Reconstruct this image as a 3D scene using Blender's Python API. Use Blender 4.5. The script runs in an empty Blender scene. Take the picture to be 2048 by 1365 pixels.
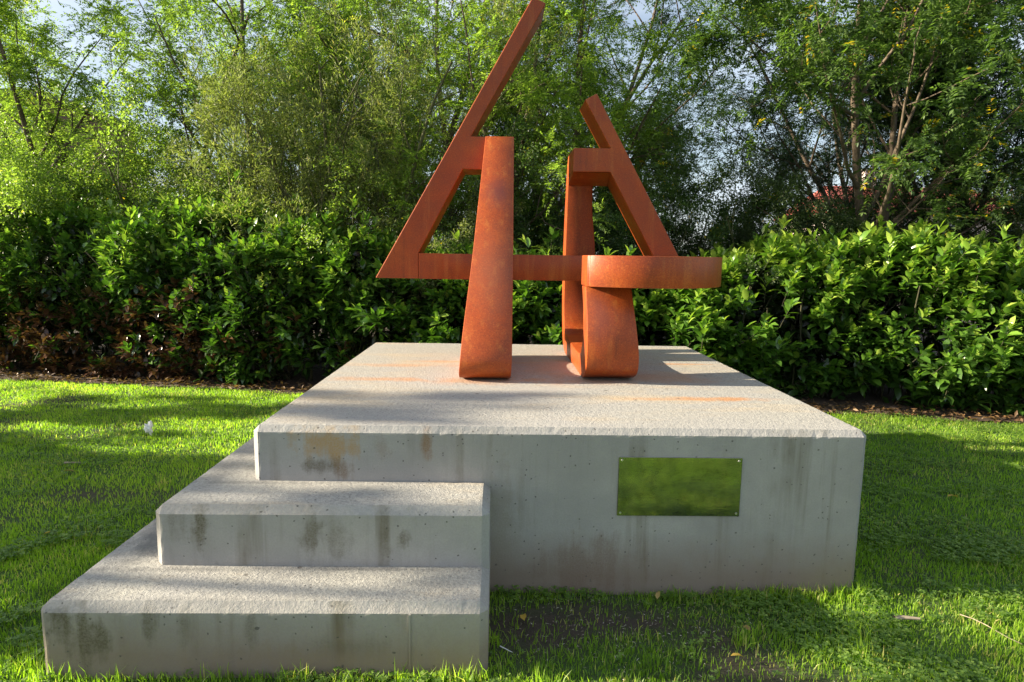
import bpy, bmesh, math, random
import numpy as np
from mathutils import Vector, Matrix

R = math.radians
rng = np.random.default_rng(7)
random.seed(7)
SC = bpy.context.scene
COL = SC.collection

# ------------------------------------------------------------------ camera
cam_d = bpy.data.cameras.new('camera'); cam = bpy.data.objects.new('camera', cam_d); COL.objects.link(cam)
SC.camera = cam
CAM = Vector((1.1726, -3.0016, 1.6555)); YAW, PITCH, ROLL, FPX = 0.0230, 0.13095, 0.01531, 1279.08
fw = Vector((math.sin(YAW)*math.cos(PITCH), math.cos(YAW)*math.cos(PITCH), -math.sin(PITCH)))
rt = Vector((math.cos(YAW), -math.sin(YAW), 0)); up = rt.cross(fw)
r2 = rt*math.cos(ROLL)+up*math.sin(ROLL); u2 = -rt*math.sin(ROLL)+up*math.cos(ROLL)
M = Matrix.Identity(4)
for i in range(3):
    M[i][0], M[i][1], M[i][2], M[i][3] = r2[i], u2[i], -fw[i], CAM[i]
cam.matrix_world = M
cam_d.sensor_fit = 'HORIZONTAL'; cam_d.sensor_width = 36; cam_d.lens = 36*FPX/2048
cam_d.clip_start = .05; cam_d.clip_end = 2000

# ------------------------------------------------------------------ sky, sun, exposure
SUN_EL, SUN_AZ = R(18.5), R(-1.0)            # azimuth: travel direction turned from +X towards +Y
w = bpy.data.worlds.new('World'); SC.world = w; w.use_nodes = True
nt = w.node_tree; bg = nt.nodes['Background']
sky = nt.nodes.new('ShaderNodeTexSky'); sky.sky_type = 'NISHITA'; sky.sun_disc = False
sky.sun_elevation = SUN_EL; sky.sun_rotation = R(270)-SUN_AZ
sky.air_density = 1.0; sky.dust_density = 1.4; sky.ozone_density = 1.2
bg.inputs[1].default_value = .057
# thin broken cloud over the clear sky
tc = nt.nodes.new('ShaderNodeTexCoord'); mp = nt.nodes.new('ShaderNodeMapping'); mp.inputs['Scale'].default_value = (1, 1, 2.6)
nz = nt.nodes.new('ShaderNodeTexNoise'); nz.inputs['Scale'].default_value = 3.2; nz.inputs['Detail'].default_value = 7; nz.inputs['Roughness'].default_value = .58
cr_ = nt.nodes.new('ShaderNodeValToRGB'); cr_.color_ramp.elements[0].position = .42; cr_.color_ramp.elements[1].position = .66
cr_.color_ramp.elements[0].color = (.30, .30, .30, 1); cr_.color_ramp.elements[1].color = (.8, .8, .8, 1)
mxs = nt.nodes.new('ShaderNodeMix'); mxs.data_type = 'RGBA'; mxs.inputs[7].default_value = (5.0, 5.5, 6.2, 1)
nt.links.new(tc.outputs['Generated'], mp.inputs[0]); nt.links.new(mp.outputs[0], nz.inputs['Vector']); nt.links.new(nz.outputs['Fac'], cr_.inputs[0])
nt.links.new(cr_.outputs[0], mxs.inputs[0]); nt.links.new(sky.outputs[0], mxs.inputs[6]); nt.links.new(mxs.outputs[2], bg.inputs[0])
sd = bpy.data.lights.new('sun', 'SUN'); sd.energy = 5.0; sd.angle = R(.55); sd.color = (1, .88, .68)
sun = bpy.data.objects.new('sun', sd); COL.objects.link(sun)
ldir = Vector((math.cos(SUN_AZ)*math.cos(SUN_EL), math.sin(SUN_AZ)*math.cos(SUN_EL), -math.sin(SUN_EL)))
sun.rotation_euler = ldir.to_track_quat('-Z', 'Y').to_euler(); sun.location = (-30, -8, 14)
vs = SC.view_settings; vs.view_transform = 'Standard'; vs.look = 'None'; vs.gamma = 1; vs.exposure = 1.8
vs.use_curve_mapping = False
SC.cycles.max_bounces = 8; SC.cycles.transparent_max_bounces = 8

# ------------------------------------------------------------------ helpers
def tag(o, label=None, cat=None, group=None, kind=None):
    if label: o['label'] = label
    if cat: o['category'] = cat
    if group: o['group'] = group
    if kind: o['kind'] = kind
    return o

def empty(name, loc=(0, 0, 0), rz=0):
    o = bpy.data.objects.new(name, None); COL.objects.link(o); o.location = loc; o.rotation_euler = (0, 0, rz)
    o.empty_display_size = .2
    return o

def link(name, me, mat=None, parent=None, loc=None):
    o = bpy.data.objects.new(name, me); COL.objects.link(o)
    if mat is not None and not me.materials: me.materials.append(mat)
    if parent is not None:
        o.parent = parent
        if loc is None: # geometry given in world coordinates of a not rotated parent
            o.location = -Vector(parent.location)
    if loc is not None: o.location = loc
    return o

def bm_obj(name, bm, mat, parent=None, smooth=False, loc=None):
    me = bpy.data.meshes.new(name); bmesh.ops.recalc_face_normals(bm, faces=bm.faces)
    bm.to_mesh(me); bm.free()
    if smooth: me.polygons.foreach_set('use_smooth', [True]*len(me.polygons))
    return link(name, me, mat, parent, loc)

def np_mesh(name, V, F, mat=None, attrs=None, smooth=False):
    """V (n,3); F list of arrays, each (m,k) faces with k corners; attrs: name -> (n,) point floats"""
    me = bpy.data.meshes.new(name)
    V = np.ascontiguousarray(V, dtype=np.float32)
    me.vertices.add(len(V)); me.vertices.foreach_set('co', V.ravel())
    idx = np.concatenate([f.ravel() for f in F]).astype(np.int32)
    tot = np.concatenate([np.full(len(f), f.shape[1]) for f in F]).astype(np.int32)
    st = np.concatenate([[0], np.cumsum(tot)[:-1]]).astype(np.int32)
    me.loops.add(len(idx)); me.loops.foreach_set('vertex_index', idx)
    me.polygons.add(len(tot)); me.polygons.foreach_set('loop_start', st)
    try: me.polygons.foreach_set('loop_total', tot)
    except Exception: pass
    if smooth: me.polygons.foreach_set('use_smooth', np.ones(len(tot), dtype=bool))
    me.update(calc_edges=True)
    for k, a in (attrs or {}).items():
        at = me.attributes.new(k, 'FLOAT', 'POINT'); at.data.foreach_set('value', np.ascontiguousarray(a, dtype=np.float32))
    if mat is not None: me.materials.append(mat)
    return me

def unit(a):
    return a/np.maximum(np.linalg.norm(a, axis=-1, keepdims=True), 1e-9)

def vnoise(x, y, s, seed=0):
    """value noise 0..1"""
    g = np.random.default_rng(seed).random((64, 64))
    x = np.asarray(x, float); y = np.asarray(y, float)
    x, y = x*.819+y*.574+.22*s*np.sin(y/s*2.1+seed), y*.819-x*.574+.22*s*np.sin(x/s*2.3)
    x = x/s+100; y = y/s+100
    xi = np.floor(x).astype(int); yi = np.floor(y).astype(int); fx = x-xi; fy = y-yi
    fx = fx*fx*(3-2*fx); fy = fy*fy*(3-2*fy)
    a = g[xi % 64, yi % 64]; b = g[(xi+1) % 64, yi % 64]; c = g[xi % 64, (yi+1) % 64]; d = g[(xi+1) % 64, (yi+1) % 64]
    return (a*(1-fx)+b*fx)*(1-fy)+(c*(1-fx)+d*fx)*fy

# ------------------------------------------------------------------ materials
class NT:
    def __init__(s, name):
        s.m = bpy.data.materials.new(name); s.m.use_nodes = True; s.t = s.m.node_tree
        s.b = s.t.nodes['Principled BSDF']; s.out = s.t.nodes['Material Output']
    def n(s, kind, **kw):
        x = s.t.nodes.new('ShaderNode'+kind)
        for k, v in kw.items(): setattr(x, k, v)
        return x
    def l(s, a, b): s.t.links.new(a, b)
    def coord(s, scale=(1, 1, 1), loc=(0, 0, 0)):
        c = s.n('TexCoord'); m = s.n('Mapping'); m.inputs['Scale'].default_value = scale; m.inputs['Location'].default_value = loc
        s.l(c.outputs['Object'], m.inputs[0]); return m.outputs[0]
    def noise(s, vec, scale, detail=4, rough=.55, dist=0):
        x = s.n('TexNoise'); x.inputs['Scale'].default_value = scale; x.inputs['Detail'].default_value = detail
        x.inputs['Roughness'].default_value = rough; x.inputs['Distortion'].default_value = dist
        s.l(vec, x.inputs['Vector']); return x.outputs['Fac']
    def vor(s, vec, scale, rnd=1):
        x = s.n('TexVoronoi'); x.inputs['Scale'].default_value = scale; x.inputs['Randomness'].default_value = rnd
        s.l(vec, x.inputs['Vector']); return x
    def ramp(s, fac, stops):
        x = s.n('ValToRGB'); e = x.color_ramp.elements
        while len(e) < len(stops): e.new(.5)
        for q, (p, c) in zip(e, stops):
            q.position = p; q.color = (c, c, c, 1) if isinstance(c, (int, float)) else (*c, 1)
        s.l(fac, x.inputs[0]); return x.outputs[0]
    def mix(s, fac, a, b, mode='MIX'):
        x = s.n('Mix', data_type='RGBA', blend_type=mode)
        for v, i in ((fac, 0), (a, 6), (b, 7)):
            if isinstance(v, (int, float)): x.inputs[i].default_value = v
            elif isinstance(v, tuple): x.inputs[i].default_value = (*v, 1)
            else: s.l(v, x.inputs[i])
        return x.outputs[2]
    def math(s, op, a, b=None, c=None, clamp=False):
        x = s.n('Math', operation=op, use_clamp=clamp)
        for v, i in ((a, 0), (b, 1), (c, 2)):
            if v is None: continue
            if isinstance(v, (int, float)): x.inputs[i].default_value = v
            else: s.l(v, x.inputs[i])
        return x.outputs[0]
    def bump(s, h, strength, dist=.01, prev=None):
        x = s.n('Bump'); x.inputs['Strength'].default_value = strength; x.inputs['Distance'].default_value = dist
        s.l(h, x.inputs['Height'])
        if prev is not None: s.l(prev, x.inputs['Normal'])
        return x.outputs[0]
    def set(s, **kw):
        for k, v in kw.items():
            k = k.replace('_', ' ')
            i = s.b.inputs[k]
            if isinstance(v, (int, float)): i.default_value = v
            elif isinstance(v, tuple): i.default_value = (*v, 1)
            else: s.l(v, i)
        return s.m

def leaf_mat(name, stops, rough=.45, transl=.35, tcol=(.75, 1.0, .25), spec=.5, attr='tint'):
    k = NT(name); a = k.n('Attribute', attribute_name=attr)
    col = k.ramp(a.outputs['Fac'], stops)
    k.set(Base_Color=col, Roughness=rough); k.b.inputs['Specular IOR Level'].default_value = spec
    t = k.n('BsdfTranslucent'); k.l(k.mix(1.0, col, tcol, 'MULTIPLY'), t.inputs[0])
    # translucent colour is a little stronger than the reflected one
    g = k.mix(1.0, col, (1.9, 2.2, .9), 'MULTIPLY'); k.l(g, t.inputs[0])
    mx = k.n('MixShader'); mx.inputs[0].default_value = transl
    k.l(k.b.outputs[0], mx.inputs[1]); k.l(t.outputs[0], mx.inputs[2]); k.l(mx.outputs[0], k.out.inputs[0])
    return k.m

MAT = {}
MAT['laurel'] = leaf_mat('laurel_leaf', [(0, (.012, .016, .006)), (.18, (.020, .045, .010)), (.5, (.055, .125, .018)), (.75, (.13, .25, .030)), (1, (.28, .37, .060))], rough=.31, transl=.25, spec=.8)  # darkest stops hold the shade of the hedge hollows
MAT['laurel_dry'] = leaf_mat('bronze_leaf', [(0, (.05, .022, .012)), (.5, (.11, .05, .025)), (1, (.16, .095, .04))], rough=.33, transl=.15, spec=.6)
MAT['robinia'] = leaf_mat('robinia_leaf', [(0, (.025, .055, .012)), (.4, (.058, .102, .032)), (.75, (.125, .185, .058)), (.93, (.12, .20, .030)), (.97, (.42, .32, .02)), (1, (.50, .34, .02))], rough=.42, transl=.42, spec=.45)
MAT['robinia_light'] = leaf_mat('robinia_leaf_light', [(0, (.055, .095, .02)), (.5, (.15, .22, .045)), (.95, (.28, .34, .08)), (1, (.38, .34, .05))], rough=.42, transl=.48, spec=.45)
MAT['robinia_dark'] = leaf_mat('robinia_leaf_dark', [(0, (.009, .020, .011)), (.5, (.020, .044, .018)), (.95, (.045, .080, .032)), (1, (.30, .22, .02))], rough=.5, transl=.33)  # darker copy of the leaf, with the rear trees' shade in its colour
MAT['willow'] = leaf_mat('willow_leaf', [(0, (.07, .095, .03)), (.5, (.16, .19, .06)), (.9, (.27, .28, .11)), (1, (.34, .28, .10))], rough=.55, transl=.35)
MAT['shrub'] = leaf_mat('shrub_leaf', [(0, (.02, .035, .012)), (.5, (.045, .075, .022)), (.9, (.085, .12, .035)), (1, (.15, .14, .05))], rough=.5, transl=.3)
MAT['grass'] = leaf_mat('grass_blade', [(0, (.045, .085, .012)), (.45, (.18, .30, .022)), (.8, (.33, .45, .045)), (.93, (.40, .42, .10)), (1, (.50, .42, .18))], rough=.5, transl=.48)
MAT['clover'] = leaf_mat('clover_leaf', [(0, (.05, .11, .02)), (.5, (.12, .21, .035)), (1, (.26, .36, .07))], rough=.5, transl=.35)

def bark(name, c1, c2):
    k = NT(name); v = k.coord((1, 1, .35)); n = k.noise(v, 14, 6, .65)
    k.set(Base_Color=k.ramp(n, [(.3, c1), (.7, c2)]), Roughness=.85, Normal=k.bump(n, .6, .02)); return k.m
MAT['bark'] = bark('bark', (.05, .035, .022), (.17, .125, .085))
MAT['twig'] = bark('twig', (.05, .055, .02), (.12, .12, .05))

MAT['stem'] = bark('hedge_stem', (.03, .028, .014), (.075, .07, .03))
def concrete(name, kind):
    k = NT(name); v = k.coord()
    sep = k.n('SeparateXYZ'); k.l(v, sep.inputs[0]); X, Y, Z = sep.outputs
    geo = k.n('NewGeometry'); sn = k.n('SeparateXYZ'); k.l(geo.outputs['Normal'], sn.inputs[0])
    upf = k.ramp(sn.outputs[2], [(.55, 0.), (.9, 1.)])
    big = k.noise(v, 1.7, 5, .6, .3); mid = k.noise(v, 9, 6, .65); fine = k.noise(v, 120, 3, .7)
    base = k.ramp(big, [(.3, (.275, .264, .252)), (.52, (.340, .327, .312)), (.72, (.40, .385, .365))])
    base = k.mix(k.ramp(mid, [(.35, .35), (.65, 0.)]), base, (.27, .265, .26))
    base = k.mix(k.ramp(fine, [(.3, .30), (.6, 0.)]), base, (.22, .21, .2))
    # the tops: coarser, paler, with sand grain
    grain = k.noise(v, 75, 4, .75)
    top = k.mix(k.ramp(grain, [(.34, .8), (.62, 0.)]), (.425, .405, .352), (.20, .19, .175))
    topb = k.mix(k.ramp(big, [(.35, .45), (.6, 0.)]), top, (.33, .32, .31))
    # ochre tint over the tops, painting in the warmth of sunlight
    oc = k.ramp(k.noise(k.coord((.7, 2.0, 1), (3, 1, 0)), 1.6, 5, .6), [(.5, 0.), (.72, .55)])
    topb = k.mix(oc, topb, (.50, .37, .21))
    # vertical streaks on the sides
    vs_ = k.coord((1, 1, .05), (4.3, 1.7, 0)); st = k.noise(vs_, 6.5, 5, .6); st2 = k.noise(k.coord((1, 1, .09), (5, 2, 1)), 22, 4, .6)
    blot = k.noise(k.coord((1, 1, .6), (2, 7, 3)), 2.4, 6, .65)
    stain = k.math('MULTIPLY', k.ramp(st, [(.52, 0.), (.66, 1.)]), k.ramp(blot, [(.42, 0.), (.62, 1.)]))
    stain = k.math('ADD', stain, k.math('MULTIPLY', k.ramp(st2, [(.55, 0.), (.75, .35)]), k.ramp(blot, [(.35, .2), (.6, .8)])), clamp=True)
    side = k.mix(k.math('MULTIPLY', stain, .75 if kind == 'block' else .85), base, (.115, .095, .055))
    # damp soil-brown band near the ground
    zb = k.math('ADD', Z, k.math('MULTIPLY', mid, -.16))
    side = k.mix(k.ramp(zb, [(.0, .75), (.24, 0.)]), side, (.20, .14, .095))
    if True:
        def blob(cx, cz, rx, rz, amt):
            dx = k.math('DIVIDE', k.math('SUBTRACT', X, cx), rx); dz = k.math('DIVIDE', k.math('SUBTRACT', Z, cz), rz)
            d = k.math('SQRT', k.math('ADD', k.math('MULTIPLY', dx, dx), k.math('MULTIPLY', dz, dz)))
            d = k.math('ADD', d, k.math('MULTIPLY', k.math('SUBTRACT', mid, .5), 2.6))
            d = k.math('ADD', d, k.math('MULTIPLY', k.math('SUBTRACT', st2, .5), 2.4))
            return k.math('MULTIPLY', k.ramp(d, [(.3, min(1, amt*1.25)), (1.1, 0.)]), k.ramp(fine, [(.3, 1.), (.62, .55)]))
        pass
    if kind == 'step':
        for a in ((-.10, .47, .05, .13, .85), (-.22, .49, .05, .10, .35), (.37, .45, .06, .13, .6), (.47, .43, .09, .10, .35), (.70, .46, .03, .14, .5), (.76, .43, .035, .05, .6),
                  (-.43, .17, .12, .14, .85), (-.50, .2, .05, .12, .4), (-.17, .21, .03, .10, .6), (-.03, .21, .03, .08, .45), (.22, .2, .03, .1, .4), (.6, .12, .2, .06, .25)):
            side = k.mix(blob(*a), side, (.095, .078, .042))
        side = k.mix(blob(.5, .06, .7, .07, .6), side, (.24, .18, .12))
    else:
        side = k.mix(blob(.36, .76, .16, .10, .75), side, (.36, .22, .08))
        side = k.mix(blob(.32, .64, .09, .05, .7), side, (.10, .085, .055))
        side = k.mix(blob(.44, .62, .05, .06, .6), side, (.15, .09, .04))
        side = k.mix(blob(.83, .76, .035, .10, .75), side, (.20, .11, .05))
        side = k.mix(blob(.62, .72, .05, .07, .35), side, (.20, .14, .10))
        side = k.mix(blob(1.62, .12, .28, .18, .5), side, (.17, .105, .07))
        side = k.mix(blob(1.20, .3, .10, .5, .4), side, (.24, .20, .15))
        def tb(cx, cy, rx, ry, amt):
            dx = k.math('DIVIDE', k.math('SUBTRACT', X, cx), rx); dy = k.math('DIVIDE', k.math('SUBTRACT', Y, cy), ry)
            d = k.math('SQRT', k.math('ADD', k.math('MULTIPLY', dx, dx), k.math('MULTIPLY', dy, dy)))
            d = k.math('ADD', d, k.math('MULTIPLY', k.math('SUBTRACT', mid, .5), 1.8))
            return k.ramp(d, [(.2, amt), (1., 0.)])
        for a in ((.40, 1.20, .42, .10, .6), (.45, 1.75, .5, .09, .45), (.72, 1.95, .28, .07, .45), (2.52, .70, .34, .07, .8),
                  (2.2, .68, .45, .05, .5), (1.05, 1.18, .45, .16, .55), (2.62, 1.95, .3, .04, .8), (1.6, 1.7, .35, .5, .35), (2.35, 1.35, .5, .3, .4), (1.75, 1.2, .5, .16, .45)):
            topb = k.mix(tb(*a), topb, (.47, .21, .07))
        topb = k.mix(k.ramp(k.math('SUBTRACT', .35, Y), [(.0, 0.), (.35, .4)]), topb, (.33, .325, .32))  # greyer front lip, tree shade painted into the colour
    if kind == 'step':
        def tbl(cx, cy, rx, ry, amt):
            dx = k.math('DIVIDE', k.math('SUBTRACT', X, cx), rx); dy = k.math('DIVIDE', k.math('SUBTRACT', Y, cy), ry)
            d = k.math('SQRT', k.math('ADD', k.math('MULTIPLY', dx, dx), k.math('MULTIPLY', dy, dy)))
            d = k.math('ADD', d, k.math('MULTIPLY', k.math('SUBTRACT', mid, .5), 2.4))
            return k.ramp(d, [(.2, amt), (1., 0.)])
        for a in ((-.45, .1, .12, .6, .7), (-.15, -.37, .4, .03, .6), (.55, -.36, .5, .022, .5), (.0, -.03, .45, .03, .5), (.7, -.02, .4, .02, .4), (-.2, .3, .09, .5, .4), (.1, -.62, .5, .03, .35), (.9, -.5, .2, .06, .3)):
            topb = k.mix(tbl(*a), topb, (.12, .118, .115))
    pep = k.vor(v, 60); topb = k.mix(k.math('MULTIPLY', k.math('LESS_THAN', pep.outputs['Distance'], .2), .5), topb, (.16, .15, .14))
    col = k.mix(upf, side, topb)
    # air holes
    wv = k.n('Vector' if False else 'VectorMath', operation='ADD')
    k.l(v, wv.inputs[0]); nz = k.n('TexNoise'); nz.inputs['Scale'].default_value = 30; k.l(v, nz.inputs['Vector']); 
    sc = k.n('VectorMath', operation='SCALE'); sc.inputs[3].default_value = .02; k.l(nz.outputs['Color'], sc.inputs[0]); k.l(sc.outputs[0], wv.inputs[1])
    v1 = k.vor(wv.outputs[0], 15); cs = k.n('SeparateColor'); k.l(v1.outputs['Color'], cs.inputs[0])
    rad = k.math('MULTIPLY', k.math('POWER', cs.outputs[0], 3), .19)
    h1 = k.math('MULTIPLY', k.math('LESS_THAN', v1.outputs['Distance'], rad), k.math('GREATER_THAN', cs.outputs[1], k.math('ADD', k.math('MULTIPLY', upf, .4), .3)))
    v2 = k.vor(wv.outputs[0], 42); cs2 = k.n('SeparateColor'); k.l(v2.outputs['Color'], cs2.inputs[0])
    h2 = k.math('MULTIPLY', k.math('LESS_THAN', v2.outputs['Distance'], .17), k.math('GREATER_THAN', cs2.outputs[0], .80))
    holes = k.math('MAXIMUM', h1, h2)
    col = k.mix(k.math('MULTIPLY', holes, .78), col, (.09, .08, .07))
    hgt = k.math('ADD', k.math('MULTIPLY', k.mix(upf, (.15, .15, .15), (.95, .95, .95)), k.math('ADD', grain, k.math('MULTIPLY', k.noise(v, 28, 4, .7), .8))), k.math('MULTIPLY', fine, .15))
    hgt = k.math('SUBTRACT', hgt, k.math('MULTIPLY', holes, 1.3))
    return k.set(Base_Color=col, Roughness=.88, Normal=k.bump(hgt, .85, .008))
MAT['concrete'] = concrete('concrete_block', 'block')
MAT['concrete_step'] = concrete('concrete_steps', 'step')

def corten():
    k = NT('weathering_steel'); v = k.coord()
    big = k.noise(v, 2.1, 5, .6, .5); mid = k.noise(v, 11, 6, .7); fine = k.noise(v, 105, 4, .8)
    streak = k.noise(k.coord((1, 1, .07)), 16, 4, .6)
    col = k.ramp(big, [(.28, (.25, .038, .006)), (.5, (.325, .054, .007)), (.72, (.40, .082, .010))])
    col = k.mix(k.ramp(mid, [(.36, .35), (.6, 0.)]), col, (.18, .036, .010))
    col = k.mix(k.ramp(streak, [(.55, 0.), (.75, .5)]), col, (.50, .17, .035))
    runs = k.math('MULTIPLY', k.ramp(k.noise(k.coord((1, 1, .04), (3, 5, 0)), 24, 4, .7), [(.52, 0.), (.7, 1.)]), k.ramp(k.noise(k.coord((1, 1, .5), (9, 2, 4)), 3.2, 4, .6), [(.42, 0.), (.62, 1.)]))
    col = k.mix(k.math('MULTIPLY', runs, .55), col, (.13, .026, .008))
    col = k.mix(k.ramp(fine, [(.36, .55), (.5, 0.)]), col, (.12, .025, .009))
    col = k.mix(k.ramp(fine, [(.56, 0.), (.68, .55)]), col, (.55, .19, .04))
    # the purple-black patch high on the leaning leg, and one on the short leg
    sep = k.n('SeparateXYZ'); k.l(v, sep.inputs[0]); X, Y, Z = sep.outputs
    def bl(cx, cz, rx, rz, amt, c):
        nonlocal col
        dx = k.math('DIVIDE', k.math('SUBTRACT', X, cx), rx); dz = k.math('DIVIDE', k.math('SUBTRACT', Z, cz), rz)
        d = k.math('SQRT', k.math('ADD', k.math('MULTIPLY', dx, dx), k.math('MULTIPLY', dz, dz)))
        d = k.math('ADD', d, k.math('MULTIPLY', k.math('SUBTRACT', mid, .5), .9))
        ny = k.n('NewGeometry'); sy = k.n('SeparateXYZ'); k.l(ny.outputs['Normal'], sy.inputs[0])
        f = k.math('MULTIPLY', k.ramp(d, [(.15, amt), (1., 0.)]), k.math('LESS_THAN', Y, 2.19))
        col = k.mix(f, col, c)
    bl(1.165, 2.13, .13, .16, .62, (.10, .028, .030))
    bl(1.84, 1.30, .12, .28, .5, (.11, .038, .034))
    bl(1.14, 1.55, .2, .38, .35, (.30, .11, .06))
    rg = k.ramp(mid, [(.3, .36), (.7, .5)])
    h = k.math('ADD', fine, k.math('MULTIPLY', mid, .5))
    m = k.set(Base_Color=col, Roughness=rg, Normal=k.bump(h, .25, .004)); k.b.inputs['Specular IOR Level'].default_value = .38
    return m
MAT['corten'] = corten()

def ground_mat():
    k = NT('lawn_soil'); v = k.coord(); a = k.n('Attribute', attribute_name='soil')
    n = k.noise(v, 22, 6, .7); n2 = k.noise(v, 3, 4, .6)
    soil = k.ramp(n, [(.3, (.030, .021, .014)), (.7, (.075, .055, .038))])
    gr = k.ramp(k.noise(v, 60, 5, .75), [(.3, (.020, .045, .008)), (.55, (.05, .12, .012)), (.75, (.09, .19, .02))])
    gr = k.mix(k.ramp(n2, [(.35, .5), (.65, 0.)]), gr, (.035, .07, .012))
    f = k.math('ADD', a.outputs['Fac'], k.math('MULTIPLY', k.math('SUBTRACT', n, .5), .6), clamp=True)
    return k.set(Base_Color=k.mix(f, gr, soil), Roughness=.95, Normal=k.bump(n, .9, .03))
MAT['ground'] = ground_mat()
def simple(name, c1, c2, scale=30, rough=.8, metal=0, bump=.3, stretch=(1, 1, 1)):
    k = NT(name); v = k.coord(stretch); n = k.noise(v, scale, 5, .65)
    k.set(Base_Color=k.ramp(n, [(.3, c1), (.7, c2)]), Roughness=rough, Metallic=metal, Normal=k.bump(n, bump, .01)); return k.m
MAT['bed'] = simple('bed_soil', (.022, .014, .009), (.10, .062, .035), 26, .95, bump=1)
MAT['litter'] = leaf_mat('dry_leaf', [(0, (.10, .055, .025)), (.5, (.26, .15, .06)), (.8, (.42, .30, .10)), (.9, (.55, .36, .04)), (1, (.6, .5, .35))], rough=.6, transl=.2)
MAT['chips'] = leaf_mat('pale_chip', [(0, (.25, .2, .14)), (.6, (.34, .29, .22)), (1, (.60, .56, .48))], rough=.7, transl=.05)
MAT['paper'] = simple('paper', (.70, .70, .72), (.82, .81, .80), 20, .8)
MAT['wood'] = simple('dead_wood', (.16, .12, .08), (.42, .35, .25), 40, .85, stretch=(.2, 1, 1))
k = NT('brushed_steel'); v = k.coord((1, 1, 1)); n = k.noise(k.coord((.15, 1, 3)), 60, 3, .6); n2 = k.noise(k.coord((.7, 1, 1.1)), 17, 7, .8)
MAT['plaque'] = k.set(Base_Color=k.ramp(n2, [(.36, (.17, .18, .14)), (.5, (.24, .25, .20)), (.7, (.30, .31, .24))]), Metallic=.93, Roughness=k.ramp(n, [(.3, .03), (.7, .10)]), Normal=k.bump(k.noise(k.coord((1, 1, 4)), 25, 4), .05, .004))
MAT['screw'] = simple('screw_steel', (.45, .45, .45), (.6, .6, .6), 50, .3, 1)

# ------------------------------------------------------------------ ground
W_, D_, H_ = 3.0, 3.027, .8356
def soilf(x, y):
    s = np.clip((vnoise(x, y, .55, 3)-.62)*3.2, 0, 1)*.8
    def b(cx, cy, rx, ry, a): return a*np.exp(-(((x-cx)/rx)**2+((y-cy)/ry)**2))
    s = s+b(1.62, -.24, .55, .17, 1.35)+b(1.32, -.42, .2, .18, .8)+b(3.5, .75, .35, .5, .2)+b(-1.6, 1.25, .35, .18, .9)+b(2.5, -.75, .25, .2, .35)
    s = s+b(-.2, -.85, 1.1, .08, .4)
    hb = hedge_front(x)-.22
    s = s+np.clip((y-hb)*6, 0, 1)*(y < hb+30)
    return np.clip(s, 0, 1)
HX = np.array([-16, -9., -5.3, -1.2, 1.5, 5.1, 6.8, 9.5, 14]); HY = np.array([7.6, 6.2, 5.35, 4.68, 4.3, 3.98, 3.6, 3.1, 2.2])
def hedge_front(x): return np.interp(x, HX, HY)

gx = np.concatenate([[-400, -200, -90, -40, -20, -13], np.arange(-10, 11.01, .14), [13, 20, 40, 90, 200, 400]])
gy = np.concatenate([[-300, -100, -40, -18, -9], np.arange(-6, 7.01, .14), [8, 9, 11, 15, 22, 40, 80, 160, 400, 800]])
GX, GY = np.meshgrid(gx, gy, indexing='ij')
def gz(x, y):
    z = (vnoise(x, y, .8, 11)-.5)*.030+(vnoise(x, y, .3, 12)-.5)*.012
    far = np.clip((np.abs(x)-10)/5, 0, 1)
    return z*(1-far)-.006
GZ = gz(GX, GY)
nx, ny = len(gx), len(gy)
ii = (np.arange(nx-1)[:, None]*ny+np.arange(ny-1)[None, :]).ravel()
me = np_mesh('ground', np.stack([GX.ravel(), GY.ravel(), GZ.ravel()], 1), [np.stack([ii, ii+ny, ii+ny+1, ii+1], 1)], MAT['ground'],
             {'soil': soilf(GX, GY).ravel()}, smooth=True)
tag(link('ground', me), 'lawn ground with patches of bare soil', kind='structure')

# ------------------------------------------------------------------ plinth
def prism(bm, pts, z0, z1):
    lo = [bm.verts.new((x, y, z0)) for x, y in pts]; hi = [bm.verts.new((x, y, z1)) for x, y in pts]
    n = len(pts)
    bm.faces.new(lo[::-1]); bm.faces.new(hi)
    for i in range(n): bm.faces.new((lo[i], lo[(i+1) % n], hi[(i+1) % n], hi[i]))

def rough_edges(bm, amt, cuts):
    """chips and waviness along the bevelled arrises"""
    for v in bm.verts:
        c = v.co
        n = math.sin(c.x*31+c.z*17)*math.sin(c.y*27+c.x*11)*.5+math.sin(c.x*73+c.y*51+c.z*37)*.5
        v.co += Vector((math.sin(c.y*41+c.z*13), math.sin(c.x*37+c.z*19), 0))*amt*.3*n

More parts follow.
